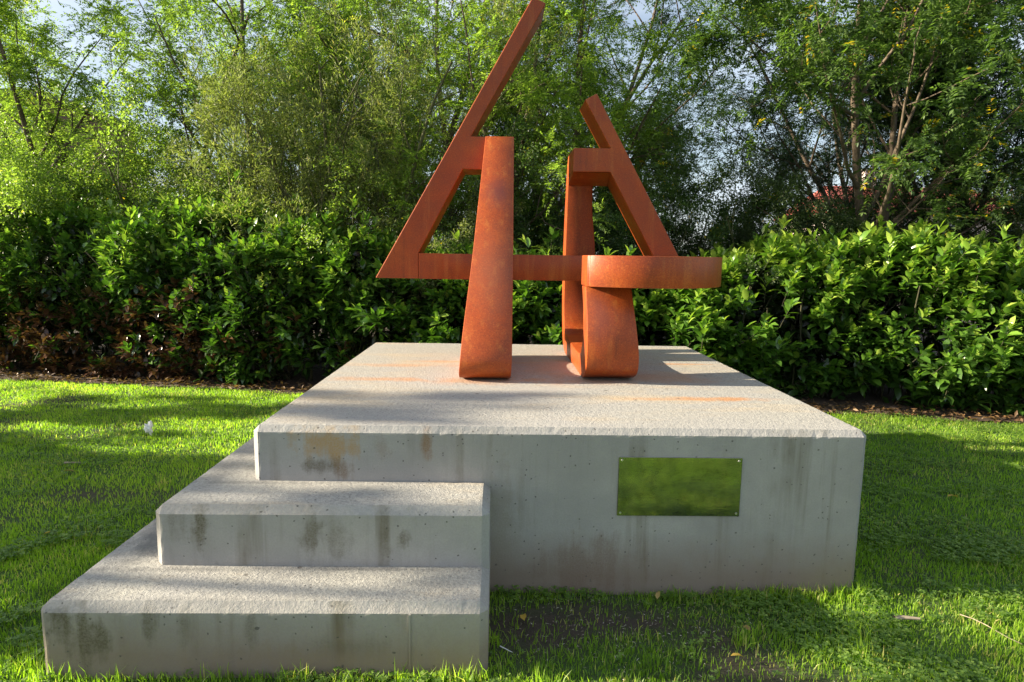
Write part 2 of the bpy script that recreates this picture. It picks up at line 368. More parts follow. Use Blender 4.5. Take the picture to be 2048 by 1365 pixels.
def block(name, pts, z0, z1, bev, mat, parent, convex):
    bm = bmesh.new(); prism(bm, pts, z0, z1)
    es = [e for e in bm.edges if all(v.co.z > z1-1e-4 for v in e.verts)]
    es += [e for e in bm.edges if abs(e.verts[0].co.z-e.verts[1].co.z) > .01 and any((abs(e.verts[0].co.x-px) < 1e-4 and abs(e.verts[0].co.y-py) < 1e-4) for px, py in convex)]
    bmesh.ops.bevel(bm, geom=es, offset=bev, segments=1, affect='EDGES')
    xs_ = [p[0] for p in pts]; ys_ = [p[1] for p in pts]; gg = np.random.default_rng(int(z1*1000))
    for ax, lo_, hi_ in ((0, min(xs_), max(xs_)), (1, min(ys_), max(ys_))):
        q = lo_+.05
        while q < hi_-.04:
            no = (1, 0, 0) if ax == 0 else (0, 1, 0); co = (q, 0, 0) if ax == 0 else (0, q, 0)
            bmesh.ops.bisect_plane(bm, geom=bm.verts[:]+bm.edges[:]+bm.faces[:], plane_co=co, plane_no=no); q += gg.uniform(.02, .045)
    m_ = bev+.010
    cuts = [((min(xs_)+m_, 0, 0), (1, 0, 0)), ((max(xs_)-m_, 0, 0), (1, 0, 0)), ((0, min(ys_)+m_, 0), (0, 1, 0)), ((0, max(ys_)-m_, 0), (0, 1, 0)), ((0, 0, z1-m_), (0, 0, 1))]
    q = max(z0, 0)+.04
    while q < z1-m_-.02: cuts.append(((0, 0, q), (0, 0, 1))); q += gg.uniform(.03, .05)
    for co, no in cuts:
        bmesh.ops.bisect_plane(bm, geom=bm.verts[:]+bm.edges[:]+bm.faces[:], plane_co=co, plane_no=no)
    bm.normal_update()
    for v in bm.verts:
        if v.co.z < max(z0, 0)+.03: continue
        if False and v.co.z < z1-bev*1.2: continue
        ns = [f.normal for f in v.link_faces]
        if min(a.dot(b) for a in ns for b in ns) > .97: continue
        n_ = sum(ns, Vector()).normalized(); j = abs(gg.normal(0, .0007))
        if gg.random() < .03: j += gg.uniform(.001, .0035)
        v.co -= n_*j
    return bm_obj(name, bm, mat, parent)

pl = tag(empty('concrete_plinth', (W_/2, D_/2, 0)), 'large square grey concrete plinth with two corner steps, rust stains on top', 'plinth')
block('block', [(0, 0), (W_, 0), (W_, D_), (0, D_)], -.12, H_, .03, MAT['concrete'], pl, [(0, 0), (W_, 0), (W_, D_), (0, D_)])
def lstep(name, a, b, z0, z1, xr, label):
    pts = [(-a, -b), (xr, -b), (xr, .02), (.02, .02), (.02, xr), (-a, xr)]
    o = block(name, pts, z0, z1, .034, MAT['concrete_step'], pl, [(-a, -b), (xr, -b), (-a, xr)])
    o['label'] = label
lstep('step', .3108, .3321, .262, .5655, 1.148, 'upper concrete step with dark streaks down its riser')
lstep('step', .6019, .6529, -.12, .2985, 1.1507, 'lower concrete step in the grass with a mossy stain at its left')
# thin formwork ridge on the lowest riser
bm = bmesh.new(); prism(bm, [(.838, -.6575), (.846, -.6575), (.846, -.650), (.838, -.650)], -.02, .262)
bm_obj('formwork_ridge', bm, MAT['concrete_step'], pl)

# ------------------------------------------------------------------ plaque
pq = tag(empty('metal_plaque', (2.0735, 0, .55)), 'polished metal plaque screwed to the plinth front, mirroring green grass', 'plaque')
bm = bmesh.new(); bmesh.ops.create_cube(bm, size=1); bmesh.ops.scale(bm, vec=(.606, .006, .298), verts=bm.verts)
bmesh.ops.bevel(bm, geom=bm.edges[:], offset=.0015, segments=1, affect='EDGES')
bmesh.ops.translate(bm, vec=(0, -.0045, 0), verts=bm.verts); bm_obj('plate', bm, MAT['plaque'], pq, loc=(0, 0, 0))
bm = bmesh.new(); bmesh.ops.create_cone(bm, cap_ends=True, segments=12, radius1=.006, radius2=.0045, depth=.004, matrix=Matrix.Rotation(R(90), 4, 'X'))
sme = bpy.data.meshes.new('screw'); bm.to_mesh(sme); bm.free(); sme.materials.append(MAT['screw'])
for sx in (-1, 1):
    for sz in (-1, 1): link('screw', sme, None, pq, (sx*.287, -.0097, sz*.134))

# ------------------------------------------------------------------ sculpture
sc_root = tag(empty('steel_sculpture', (1.65, 1.9, H_)), 'rust brown steel sculpture of slanting beams, looped legs and a ring on the plinth', 'sculpture')
def bev(bm, off=.006):
    es = [e for e in bm.edges if len(e.link_faces) == 2 and e.calc_face_angle(0) > R(35)]
    bmesh.ops.bevel(bm, geom=es, offset=off, segments=2, profile=.5, affect='EDGES')
def plate(name, pts, y0, y1, label=None):
    bm = bmesh.new(); a = [bm.verts.new((x, y0, z)) for x, z in pts]; b = [bm.verts.new((x, y1, z)) for x, z in pts]; n = len(pts)
    bm.faces.new(a); bm.faces.new(b[::-1])
    for i in range(n): bm.faces.new((a[i], b[i], b[(i+1) % n], a[(i+1) % n]))
    bmesh.ops.recalc_face_normals(bm, faces=bm.faces); bev(bm)
    o = bm_obj(name, bm, MAT['corten'], sc_root)
    if label: o['label'] = label
    return o
YP, YB = 2.2, 2.55
plate('slanting_beam', [(.183, 1.470), (.53, 1.470), (.53, 1.674), (.882, 2.337), (1.11, 2.337), (1.11, 2.590), (.945, 2.590), (1.513, 3.590), (1.4135, 3.638)], YP, YB, 'tall slanting beam that ends in a narrow horn at the top left')
plate('slanting_beam', [(1.835, 2.884), (1.928, 2.934), (2.637, 1.675), (2.428, 1.675), (2.055, 2.334), (1.757, 2.331), (1.757, 2.517), (2.049, 2.519)], YP, YB, 'shorter slanting beam with a square elbow, standing on the ring')

bm = bmesh.new()   # the underside of the elbow thickens towards the back
a_ = [bm.verts.new((1.7585, y, z)) for y, z in ((2.203, 2.330), (2.549, 2.262), (2.549, 2.330))]
b_ = [bm.verts.new((x, y, z)) for x, y, z in ((2.056, 2.203, 2.330), (2.088, 2.549, 2.262), (2.056, 2.549, 2.330))]
bm.faces.new(a_); bm.faces.new(b_[::-1])
for i in range(3): bm.faces.new((a_[i], b_[i], b_[(i+1) % 3], a_[(i+1) % 3]))
bm_obj('elbow_underside', bm, MAT['corten'], sc_root)

def catmull(P, n):
    P = np.array(P, float); out = []
    Q = np.vstack([2*P[0]-P[1], P, 2*P[-1]-P[-2]])
    for i in range(1, len(Q)-2):
        for t in np.linspace(0, 1, n, endpoint=False):
            p0, p1, p2, p3 = Q[i-1:i+3]
            out.append(.5*((2*p1)+(-p0+p2)*t+(2*p0-5*p1+4*p2-p3)*t*t+(-p0+3*p1-3*p2+p3)*t**3))
    out.append(P[-1]); return np.array(out)

def ribbon(name, rows, label=None, bevel=.006):
    """rows: (yo, zo, yi, zi, xl, xr) outer and inner profile points of a bent plate"""
    bm = bmesh.new(); rings = []
    for yo, zo, yi, zi, xl, xr in rows:
        rings.append([bm.verts.new((xl, yo, zo)), bm.verts.new((xr, yo, zo)), bm.verts.new((xr, yi, zi)), bm.verts.new((xl, yi, zi))])
    for a, b in zip(rings, rings[1:]):
        for i in range(4): bm.faces.new((a[i], a[(i+1) % 4], b[(i+1) % 4], b[i]))
    bm.faces.new(rings[0]); bm.faces.new(rings[-1][::-1])
    bmesh.ops.recalc_face_normals(bm, faces=bm.faces)
    es = [e for e in bm.edges if len(e.link_faces) == 2 and e.calc_face_angle(0) > R(50)]
    bmesh.ops.bevel(bm, geom=es, offset=bevel, segments=2, profile=.5, affect='EDGES')
    for f in bm.faces: f.smooth = True
    for e in bm.edges:
        if len(e.link_faces) == 2 and e.calc_face_angle(0) > R(28): e.smooth = False
    o = bm_obj(name, bm, MAT['corten'], sc_root)
    if label: o['label'] = label
    return o
Zb = H_+.003
# right loop: from the elbow back and down, under, and up to the ring
loopR = [ # yo, zo, yi, zi, xl, xr
 (2.552, 2.517, 2.552, 2.262, 1.757, 1.968), (2.60, 2.505, 2.553, 2.255, 1.757, 1.968), (2.655, 2.45, 2.556, 2.235, 1.757, 1.968), (2.70, 2.34, 2.565, 2.18, 1.757, 1.97), (2.745, 2.18, 2.58, 2.05, 1.757, 1.975),
 (2.80, 1.95, 2.60, 1.90, 1.757, 1.995), (2.84, 1.68, 2.62, 1.66, 1.757, 2.02), (2.835, 1.40, 2.65, 1.40, 1.757, 2.03), (2.80, 1.20, 2.63, 1.21, 1.757, 2.035), (2.73, 1.0, 2.57, 1.08, 1.757, 2.04), (2.62, .885, 2.48, 1.015, 1.757, 2.045),
 (2.46, Zb, 2.40, .995, 1.757, 2.05), (2.1, Zb, 2.1, .985, 1.757, 2.07), (1.75, Zb, 1.75, .975, 1.757, 2.085), (1.40, Zb, 1.47, .985, 1.757, 2.095), (1.27, .852, 1.40, 1.02, 1.757, 2.103), (1.16, .905, 1.35, 1.08, 1.757, 2.105), (1.108, 1.01, 1.325, 1.15, 1.757, 2.10),
 (1.115, 1.17, 1.335, 1.22, 1.757, 2.083), (1.165, 1.30, 1.37, 1.33, 1.757, 2.072), (1.225, 1.40, 1.42, 1.41, 1.757, 2.066), (1.262, 1.466, 1.455, 1.466, 1.757, 2.062)]
def dense(rows, n=4): return [tuple(r) for r in catmull(rows, n)]
ribbon('looped_leg', dense(loopR), 'closed looping leg under the ring, open towards the left')
# left loop: leaning front leg, rounded foot, hidden rear leg
def xl_(z): return float(np.interp(z, [.83, .90, .99, 1.16, 1.38, 1.64, 1.99, 2.334, 2.6], [.918, .922, .930, .9426, .963, .987, 1.0142, 1.0403, 1.060]))
def xr_(z): return float(np.interp(z, [.83, .93, 1.15, 1.67, 2.6], [1.262, 1.268, 1.27, 1.277, 1.284]))
prof = [(2.190, 2.592, 2.548, 2.592), (2.12, 2.48, 2.44, 2.45), (2.02, 2.334, 2.27, 2.334), (1.78, 1.99, 1.98, 1.97), (1.54, 1.64, 1.735, 1.62), (1.36, 1.38, 1.56, 1.37), (1.20, 1.16, 1.42, 1.20), (1.115, .99, 1.35, 1.09), (1.135, .90, 1.37, 1.03), (1.20, .853, 1.43, 1.0),
        (1.34, Zb, 1.50, .99), (1.60, Zb, 1.62, .985), (1.85, Zb, 1.80, .985), (2.08, Zb, 1.95, 1.0), (2.22, .88, 2.02, 1.05), (2.31, .98, 2.06, 1.13), (2.345, 1.15, 2.09, 1.22), (2.36, 1.32, 2.12, 1.33), (2.375, 1.466, 2.15, 1.466)]
rows = [(a, b, c, d, xl_(b), xr_(b)) for a, b, c, d in prof]
ribbon('looped_leg', [rows[0], rows[1]]+dense(rows[2:]), 'leaning leg whose foot curls under, wider at the bottom')
# crossbar that bends into the ring
cx, cy = 2.15, 1.775
A1 = np.radians(np.linspace(89, -129.2, 64)); A2 = np.radians(np.linspace(89, -112, 64))
outer = [(x, 2.50) for x in np.linspace(.532, 2.12, 9)]+[(cx+.645*math.cos(a), cy+.725*math.sin(a)) for a in A1]
inner = [(x, 2.20) for x in np.linspace(.532, 2.12, 9)]+[(cx+.345*math.cos(a), cy+.425*math.sin(a)) for a in A2]
outer[-1] = (1.757, outer[-1][1]); inner.append((1.757, 1.50)); outer.append((1.757, outer[-1][1]))
outer[-2] = (1.775, outer[-2][1]-.012)
bm = bmesh.new(); rings = []
z0, z1 = 1.4685, 1.6735
for o_, i_ in zip(outer, inner):
    rings.append([bm.verts.new((o_[0], o_[1], z0)), bm.verts.new((o_[0], o_[1], z1)), bm.verts.new((i_[0], i_[1], z1)), bm.verts.new((i_[0], i_[1], z0))])
for a, b in zip(rings, rings[1:]):
    for i in range(4): bm.faces.new((a[i], a[(i+1) % 4], b[(i+1) % 4], b[i]))
bm.faces.new(rings[0]); bm.faces.new(rings[-1][::-1])
bmesh.ops.recalc_face_normals(bm, faces=bm.faces)
es = [e for e in bm.edges if len(e.link_faces) == 2 and e.calc_face_angle(0) > R(50) and min(v.co.x for v in e.verts) > .54]
bmesh.ops.bevel(bm, geom=es, offset=.005, segments=2, profile=.5, affect='EDGES')
for f in bm.faces: f.smooth = True
for e in bm.edges:
    if len(e.link_faces) == 2 and e.calc_face_angle(0) > R(28): e.smooth = False
bm_obj('crossbar_ring', bm, MAT['corten'], sc_root)['label'] = 'horizontal crossbar that bends round into a wide ring at the right'

# ------------------------------------------------------------------ leaves
def frames(d, roll=None, upv=(0, 0, 1)):
    """orthonormal frames for directions d: returns d, side, normal"""
    d = unit(d); u = np.broadcast_to(np.array(upv, float), d.shape)
    s = np.cross(d, u); bad = np.linalg.norm(s, axis=1) < .05
    s[bad] = np.cross(d[bad], np.array([1., 0, 0])); s = unit(s); n = np.cross(s, d)
    if roll is not None:
        c, si = np.cos(roll)[:, None], np.sin(roll)[:, None]
        s, n = s*c+n*si, n*c-s*si
    return d, s, n

# template of a broad leaf: along d (0..1), side, normal offset
LEAF_T = np.array([(0, 0, 0), (.30, -.21, .05), (.32, 0, -.0), (.30, .21, .05), (.68, -.19, .02), (.70, 0, -.05), (.68, .19, .02), (1, 0, -.16)])
LEAF_F3 = np.array([(0, 2, 1), (0, 3, 2), (4, 5, 7), (5, 6, 7)]); LEAF_F4 = np.array([(1, 2, 5, 4), (2, 3, 6, 5)])
def broad_leaves(P, Dv, L, roll, tint, width=1.0, curl=None):
    d, s, n = frames(Dv, roll); m = len(P)
    T = LEAF_T; cu = np.ones(m) if curl is None else curl
    V = P[:, None]+L[:, None, None]*(T[None, :, 0, None]*d[:, None]+T[None, :, 1, None]*width*s[:, None]+(T[None, :, 2, None]*cu[:, None, None])*n[:, None])
    off = (np.arange(m)*8)[:, None, None]
    F3 = (LEAF_F3[None]+off).reshape(-1, 3); F4 = (LEAF_F4[None]+off).reshape(-1, 4)
    return V.reshape(-1, 3), [F3, F4], np.repeat(tint, 8)

def diamond_leaves(P, Dv, L, Wd, roll, tint, droop=.1):
    d, s, n = frames(Dv, roll); m = len(P)
    L = L[:, None]; Wd = Wd[:, None]
    V = np.stack([P, P+d*L*.5-s*Wd*.5+n*L*.05, P+d*L-n*L*droop, P+d*L*.5+s*Wd*.5+n*L*.05], 1)
    o = np.arange(m)*4
    F = np.concatenate([np.stack([o, o+2, o+1], 1), np.stack([o, o+3, o+2], 1)])
    return V.reshape(-1, 3), [F], np.repeat(tint, 4)

def tubes(segs, sides=5):
    """segs: (p0, p1, r0, r1) arrays -> one mesh"""
    p0 = np.array([s[0] for s in segs]); p1 = np.array([s[1] for s in segs]); r0 = np.array([s[2] for s in segs]); r1 = np.array([s[3] for s in segs])
    d, s, n = frames(p1-p0); a = np.linspace(0, 2*np.pi, sides, endpoint=False)
    ca, sa = np.cos(a)[None, :, None], np.sin(a)[None, :, None]
    A = p0[:, None]+r0[:, None, None]*(ca*s[:, None]+sa*n[:, None]); B = (p1+(p1-p0)*.04)[:, None]+r1[:, None, None]*(ca*s[:, None]+sa*n[:, None])
    V = np.concatenate([A, B], 1).reshape(-1, 3); o = (np.arange(len(segs))*2*sides)[:, None]
    i = np.arange(sides)[None]; j = (i+1) % sides
    F = np.stack([o+i, o+j, o+sides+j, o+sides+i], 2).reshape(-1, 4)
    return V, [F]

# ------------------------------------------------------------------ tree generator
def grow_tree(seed, height, stems=3, spread=.35, crown_base=.25, levels=(7, 6, 5), twig=.55, lean=(0, 0), limb_up=.5, limb=.5):
    g = np.random.default_rng(seed); segs = []; twigs = []
    def branch(p, d, L, r, lev):
        n = (8, 6, 5, 4)[lev]; pts = [p]; step = L/n
        for i in range(n):
            d = d+g.normal(0, (.07, .13, .18, .2)[lev], 3)+np.array([0, 0, (.03, .05, .03, -.03)[lev]]); d = d/np.linalg.norm(d)
            q = p+d*step; ra = r*(1-i/n*.75); rb = r*(1-(i+1)/n*.75)
            segs.append((p, q, ra, rb)); t_ = (i+1)/n
            if lev == 3: pass
            else:
                kids = levels[lev]/n*1.25
                if (lev == 0 and t_ > crown_base) or (lev > 0 and t_ > .2):
                    for _ in range(int(kids)+(g.random() < kids % 1)):
                        side = g.normal(0, 1, 3); side -= side.dot(d)*d; side /= np.linalg.norm(side)
                        nd = d*(.62 if lev == 0 else .5)+side*.85+np.array([0, 0, limb_up*(.35 if lev == 0 else .15)]); nd /= np.linalg.norm(nd)
                        branch(q-d*step*g.random()*.5, nd, L*(limb if lev == 0 else .52)*(1.15-t_*.55)*g.uniform(.75, 1.2), rb*.55, lev+1)
            p = q
            if lev >= 2: twigs.append((p, d, step))
        twigs.append((p, d, step))
    for s in range(stems):
        a = g.uniform(0, 2*np.pi)+s*2*np.pi/stems; sp = spread*g.uniform(.5, 1.2)
        d = np.array([math.cos(a)*sp+lean[0], math.sin(a)*sp+lean[1], 1.]); d /= np.linalg.norm(d)
        branch(np.array([math.cos(a)*.12, math.sin(a)*.12, -.1]), d, height*g.uniform(.8, 1.05), height*.0125*(1.5 if stems == 1 else 1), 0)
    return segs, twigs

def pinnate(twigs, seed, per=1.5, rach=.22, pairs=7, lw=.019, ll=.046, yellow=.02, light=.5):
    g = np.random.default_rng(seed)
    P = np.array([t[0] for t in twigs]); Dd = np.array([t[1] for t in twigs]); S = np.array([t[2] for t in twigs])
    rep = g.poisson(per, len(P)); P = np.repeat(P, rep, 0); Dd = np.repeat(Dd, rep, 0); S = np.repeat(S, rep)
    m = len(P); P = P-Dd*(S*g.random(m))[:, None]
    d = unit(Dd*.4+g.normal(0, .75, (m, 3))+np.array([0, 0, .05])); RL = rach*g.uniform(.65, 1.25, m)
    d, s, n = frames(d, g.normal(0, .5, m))
    tl = g.normal(light, .16, m)
    ye = g.random(m) < yellow
    T = np.linspace(.2, 1, pairs)
    Pl, Dl, Tl = [], [], []
    for t_ in T:
        base = P+d*(RL*t_)[:, None]-np.array([0, 0, 1])*(RL*t_**2*.28)[:, None]
        for sg in (-1, 1):
            Pl.append(base); Dl.append(s*sg+d*.45-n*.12+g.normal(0, .16, (m, 3))); Tl.append(np.where(ye & (g.random(m) < .45), .99, np.clip(tl+g.normal(0, .09, m), 0, .92)))
    Pl.append(P+d*RL[:, None]-np.array([0, 0, 1])*(RL*.28)[:, None]); Dl.append(d-np.array([0, 0, .3])); Tl.append(np.clip(tl, 0, .92))
    Pl, Dl, Tl = np.concatenate(Pl), np.concatenate(Dl), np.concatenate(Tl); k_ = len(Pl)
    sz = g.uniform(.7, 1.2, k_)
    return diamond_leaves(Pl, Dl, ll*sz, lw*sz*1.1, g.normal(0, .35, k_), Tl)

def small_leaves(twigs, seed, per, ll, lw, light=.5, upb=0., jit=.7, spread=.04):
    g = np.random.default_rng(seed)
    P = np.array([t[0] for t in twigs]); Dd = np.array([t[1] for t in twigs]); S = np.array([t[2] for t in twigs])
    P = np.repeat(P, per, 0); Dd = np.repeat(Dd, per, 0); S = np.repeat(S, per); m = len(P)
    P = P-Dd*(S*g.random(m))[:, None]+g.normal(0, spread, (m, 3))
    d = Dd+g.normal(0, jit, (m, 3))+np.array([0, 0, upb]); sz = g.uniform(.6, 1.25, m)
    return diamond_leaves(P, d, ll*sz, lw*sz, g.normal(0, 1., m), np.clip(g.normal(light, .2, m), 0, 1), .12)

def make_tree(name, label, cat, loc, rz, sc, trunk_me, crown_me, crown_mat=None, group=None):
    e = tag(empty(name, loc, rz), label, cat, group); e.scale = (sc, sc, sc)
    tr = bpy.data.objects.new('trunk', trunk_me); COL.objects.link(tr); tr.parent = e
    cr = bpy.data.objects.new('crown', crown_me); COL.objects.link(cr); cr.parent = e
    if crown_mat is not None:
        cr.material_slots[0].link = 'OBJECT'; cr.material_slots[0].material = crown_mat
    return e

def variant(seed, leaf='pinnate', mat='robinia', **kw):
    lk = kw.pop('leafkw', {}); bk = kw.pop('barkm', 'bark')
    segs, tw = grow_tree(seed, **kw)
    V, F = tubes([s for s in segs if s[2] > .004], 5)
    tm = np_mesh('trunk', V, F, MAT[bk], smooth=True)
    V, F, T = (pinnate if leaf == 'pinnate' else small_leaves)(tw, seed+1, **lk)
    cm = np_mesh('crown', V, F, MAT[mat], {'tint': T})
    print('tree', seed, leaf, len(tw), 'tris', len(F[0]))
    return tm, cm

VA = variant(21, height=6.5, stems=3, spread=.38, crown_base=.15, levels=(9, 6, 4), leafkw=dict(per=1.9, ll=.050, lw=.020))
VB = variant(35, height=7.0, stems=2, spread=.30, crown_base=.22, levels=(10, 6, 4), leafkw=dict(per=2.0, ll=.050, lw=.020, yellow=.035))
VC = variant(52, height=6.0, stems=4, spread=.55, crown_base=.2, levels=(8, 6, 3), leafkw=dict(per=1.85, ll=.050, lw=.020, light=.55))
VW = variant(64, leaf='small', mat='willow', height=4.3, stems=7, spread=.42, crown_base=.05, levels=(8, 6, 3), limb_up=.9, barkm='twig', leafkw=dict(per=7, ll=.06, lw=.012, light=.5, upb=.5, jit=.5))
VS = variant(77, leaf='small', mat='shrub', height=2.5, stems=7, spread=.6, crown_base=.02, levels=(7, 5, 3), barkm='twig', leafkw=dict(per=9, ll=.036, lw=.017, light=.5))

VF = variant(141, height=6.6, stems=2, spread=.13, crown_base=.2, levels=(11, 6, 4), leafkw=dict(per=2.0, ll=.062, lw=.025, yellow=.05))
TREES = [
 # name, label, cat, (x,y), rz, scale, variant, material
 ('robinia_tree', 'tall feathery tree at the left edge, dark branches fanning before the brown building', (-5.6, 8.6), .4, 1.12, VC, 'robinia_light'),
 ('robinia_tree', 'light green tree left of the olive shrub with several thin upright stems against the sky', (-3.2, 9.3), 2.2, 1.1, VA, 'robinia_light'),
 ('robinia_tree', 'green tree standing behind the olive shrub, its crown above it', (-1.1, 10.0), 4.1, 1.1, VB, 'robinia'),
 ('robinia_tree', 'bright green tree right behind the tall slanting beam of the sculpture', (.9, 7.7), 1.2, 1.0, VA, 'robinia_light'),
 ('robinia_tree', 'dense green tree between the two slanting beams of the sculpture', (2.4, 8.2), 5.2, 1.0, VB, 'robinia'),
 ('robinia_tree', 'slender tree just left of the patch of open blue sky', (3.2, 9.4), 3.3, .8, VC, 'robinia'),
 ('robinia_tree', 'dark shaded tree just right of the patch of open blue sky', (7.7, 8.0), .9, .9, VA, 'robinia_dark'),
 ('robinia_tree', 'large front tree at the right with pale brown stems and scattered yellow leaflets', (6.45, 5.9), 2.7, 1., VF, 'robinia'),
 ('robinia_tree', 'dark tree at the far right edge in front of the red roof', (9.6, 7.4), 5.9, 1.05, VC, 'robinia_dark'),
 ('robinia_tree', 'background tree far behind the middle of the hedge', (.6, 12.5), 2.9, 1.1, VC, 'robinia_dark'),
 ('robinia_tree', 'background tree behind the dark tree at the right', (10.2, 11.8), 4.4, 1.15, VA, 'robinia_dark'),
 ('willow_shrub', 'tall olive grey narrow leaved shrub above the hedge left of the sculpture', (-.75, 6.6), .2, 1.0, VW, 'willow'),
 ('willow_shrub', 'smaller olive narrow leaved shrub rising behind the left foot of the slanting beam', (-2.1, 7.2), 2.6, .78, VW, 'willow'),
 ('garden_shrub', 'low small leaved shrub behind the hedge below the slanting beam', (.3, 6.0), 1.0, .95, VS, 'willow'),
 ('garden_shrub', 'dark small leaved shrub seen between the sculpture legs', (2.2, 6.3), 2.0, 1.0, VS, 'shrub'),
 ('garden_shrub', 'grey green shrub peeping over the hedge right of the ring', (4.2, 6.0), 3.6, .92, VS, 'shrub'),
 ('garden_shrub', 'light green shrub between the slanting beam and the leaning leg', (1.25, 6.9), 3.1, 1.15, VS, 'robinia'),
 ('garden_shrub', 'mid green shrub filling the gap right of the shorter slanting beam', (3.3, 6.8), .4, 1.15, VS, 'robinia'),
 ('garden_shrub', 'green shrub below the patch of open sky', (5.2, 6.7), 2.4, 1.1, VS, 'shrub'),
 ('garden_shrub', 'pale green shrub poking over the hedge at the foot of the olive shrub', (-1.9, 6.0), 4.2, 1.05, VS, 'robinia_light'),
 ('garden_shrub', 'leafy shrub hiding the lower corner of the brown building', (-4.3, 7.6), 3.3, 1.35, VS, 'robinia_light'),
 ('garden_shrub', 'tangled dark shrub over the hedge near the two pale stems', (6.2, 5.6), 4.9, .9, VS, 'shrub'),
 ('garden_shrub', 'brownish shrub over the hedge at the right edge', (8.6, 5.6), .5, 1.1, VS, 'shrub'),
 ('garden_shrub', 'yellowish green shrub over the hedge at the left edge', (-5.2, 7.0), 5.6, 1.25, VS, 'robinia_light'),
 ('garden_shrub', 'green shrub over the hedge left of the olive shrub', (-3.4, 6.7), 1.5, 1.05, VS, 'robinia'),
 ('garden_shrub', 'small shrub behind the hedge left of the pale roof', (-7.4, 8.2), .9, 1.35, VS, 'robinia_light'),
]
for nm, lab, (x, y), rz, s, v_, mt in TREES:
    make_tree(nm, lab, 'shrub' if 'shrub' in nm else 'tree', (x, y, 0), rz, s, v_[0], v_[1], MAT[mt])
# park trees west of the lawn; their crowns throw the dappled shade on grass and steps
VD = variant(88, leaf='small', mat='shrub', height=6.3, stems=1, spread=.0, crown_base=.42, levels=(13, 6, 3), limb=.17, leafkw=dict(per=7, ll=.075, lw=.045))
VE = variant(171, leaf='small', mat='shrub', height=2.6, stems=8, spread=.55, crown_base=.02, levels=(8, 6, 3), barkm='twig', leafkw=dict(per=9, ll=.06, lw=.035))
SHADE = [('park_tree', 'slim young tree on the grass far left of the steps', (-10.0, .18), .3, .78, VD),
         ('park_shrub', 'rounded shrub on the grass far left of the plinth', (-10.0, 2.4), 2.0, 1.05, VE),
         ('park_shrub', 'low spreading shrub beside the slim young tree', (-10.4, 1.2), 4.0, 1.05, VE),
         ('park_shrub', 'small shrub at the left border of the lawn', (-8.3, .6), 5.0, .9, VE),
         ('park_tree', 'second slim tree further left, behind the young one', (-13.5, .35), 2.3, .88, VD)]
for nm, lab, (x, y), rz, s, v_ in SHADE:
    make_tree(nm, lab, nm[5:], (x, y, 0), rz, s, v_[0], v_[1], MAT['robinia'])

# ------------------------------------------------------------------ hedge
hedge = tag(empty('laurel_hedge', (1.5, 5.0, 0)), 'long laurel hedge of glossy green leaves behind the lawn, bronze at its left end', 'hedge')
def htop(x): return np.interp(x, [-9, -6, -4.5, -3, -1.6, -.6, .5, 2.2, 3.4, 4.6, 6, 8, 12], [2.25, 2.2, 2.2, 2.15, 2.0, 1.78, 1.58, 1.48, 1.50, 1.68, 1.76, 1.7, 1.7])
def hedge_sprigs(n, g):
    x = g.uniform(-9.0, 10.5, n); kind = g.random(n)
    yf = hedge_front(x); top = htop(x)+(vnoise(x, x*0, .7, 5)-.5)*np.interp(x, [-4, 1], [.7, .3])+(vnoise(x, x*0, .22, 6)-.5)*.22
    bulge = (vnoise(x, np.zeros(n), 1.3, 8)-.5)*.25
    # front face sprigs
    z = g.uniform(.03, 1, n)**.9*top*(1+np.where(g.random(n) < .1, .08, 0)); dep = g.exponential(.13, n)
    zz = z/top; surf = yf+bulge+(vnoise(x, z*1.2, .5, 9)-.5)*.6+(vnoise(x, z*1.2, .2, 19)-.5)*.3+np.clip(zz-.72, 0, 1)**1.6*2.2+np.where(zz < .2, .10, 0)
    y = surf+dep
    d = np.stack([g.normal(-.1, .5, n), g.normal(-.75, .35, n), g.normal(.45, .4, n)+zz*.8], 1)
    # top sprigs
    ts = kind < .30
    y[ts] = (yf+.45+g.uniform(0, 1.2, n))[ts]; z[ts] = (top-g.exponential(.08, n)+g.exponential(.07, n))[ts]
    d[ts] = np.stack([g.normal(0, .35, n), g.normal(-.15, .35, n), np.full(n, 1.)], 1)[ts]
    P = np.stack([x, y, z], 1)
    return P, unit(d), zz, ts, dep
g = np.random.default_rng(91)
NS = 7800
P, Dd, zz, ts, dep = hedge_sprigs(NS, g)
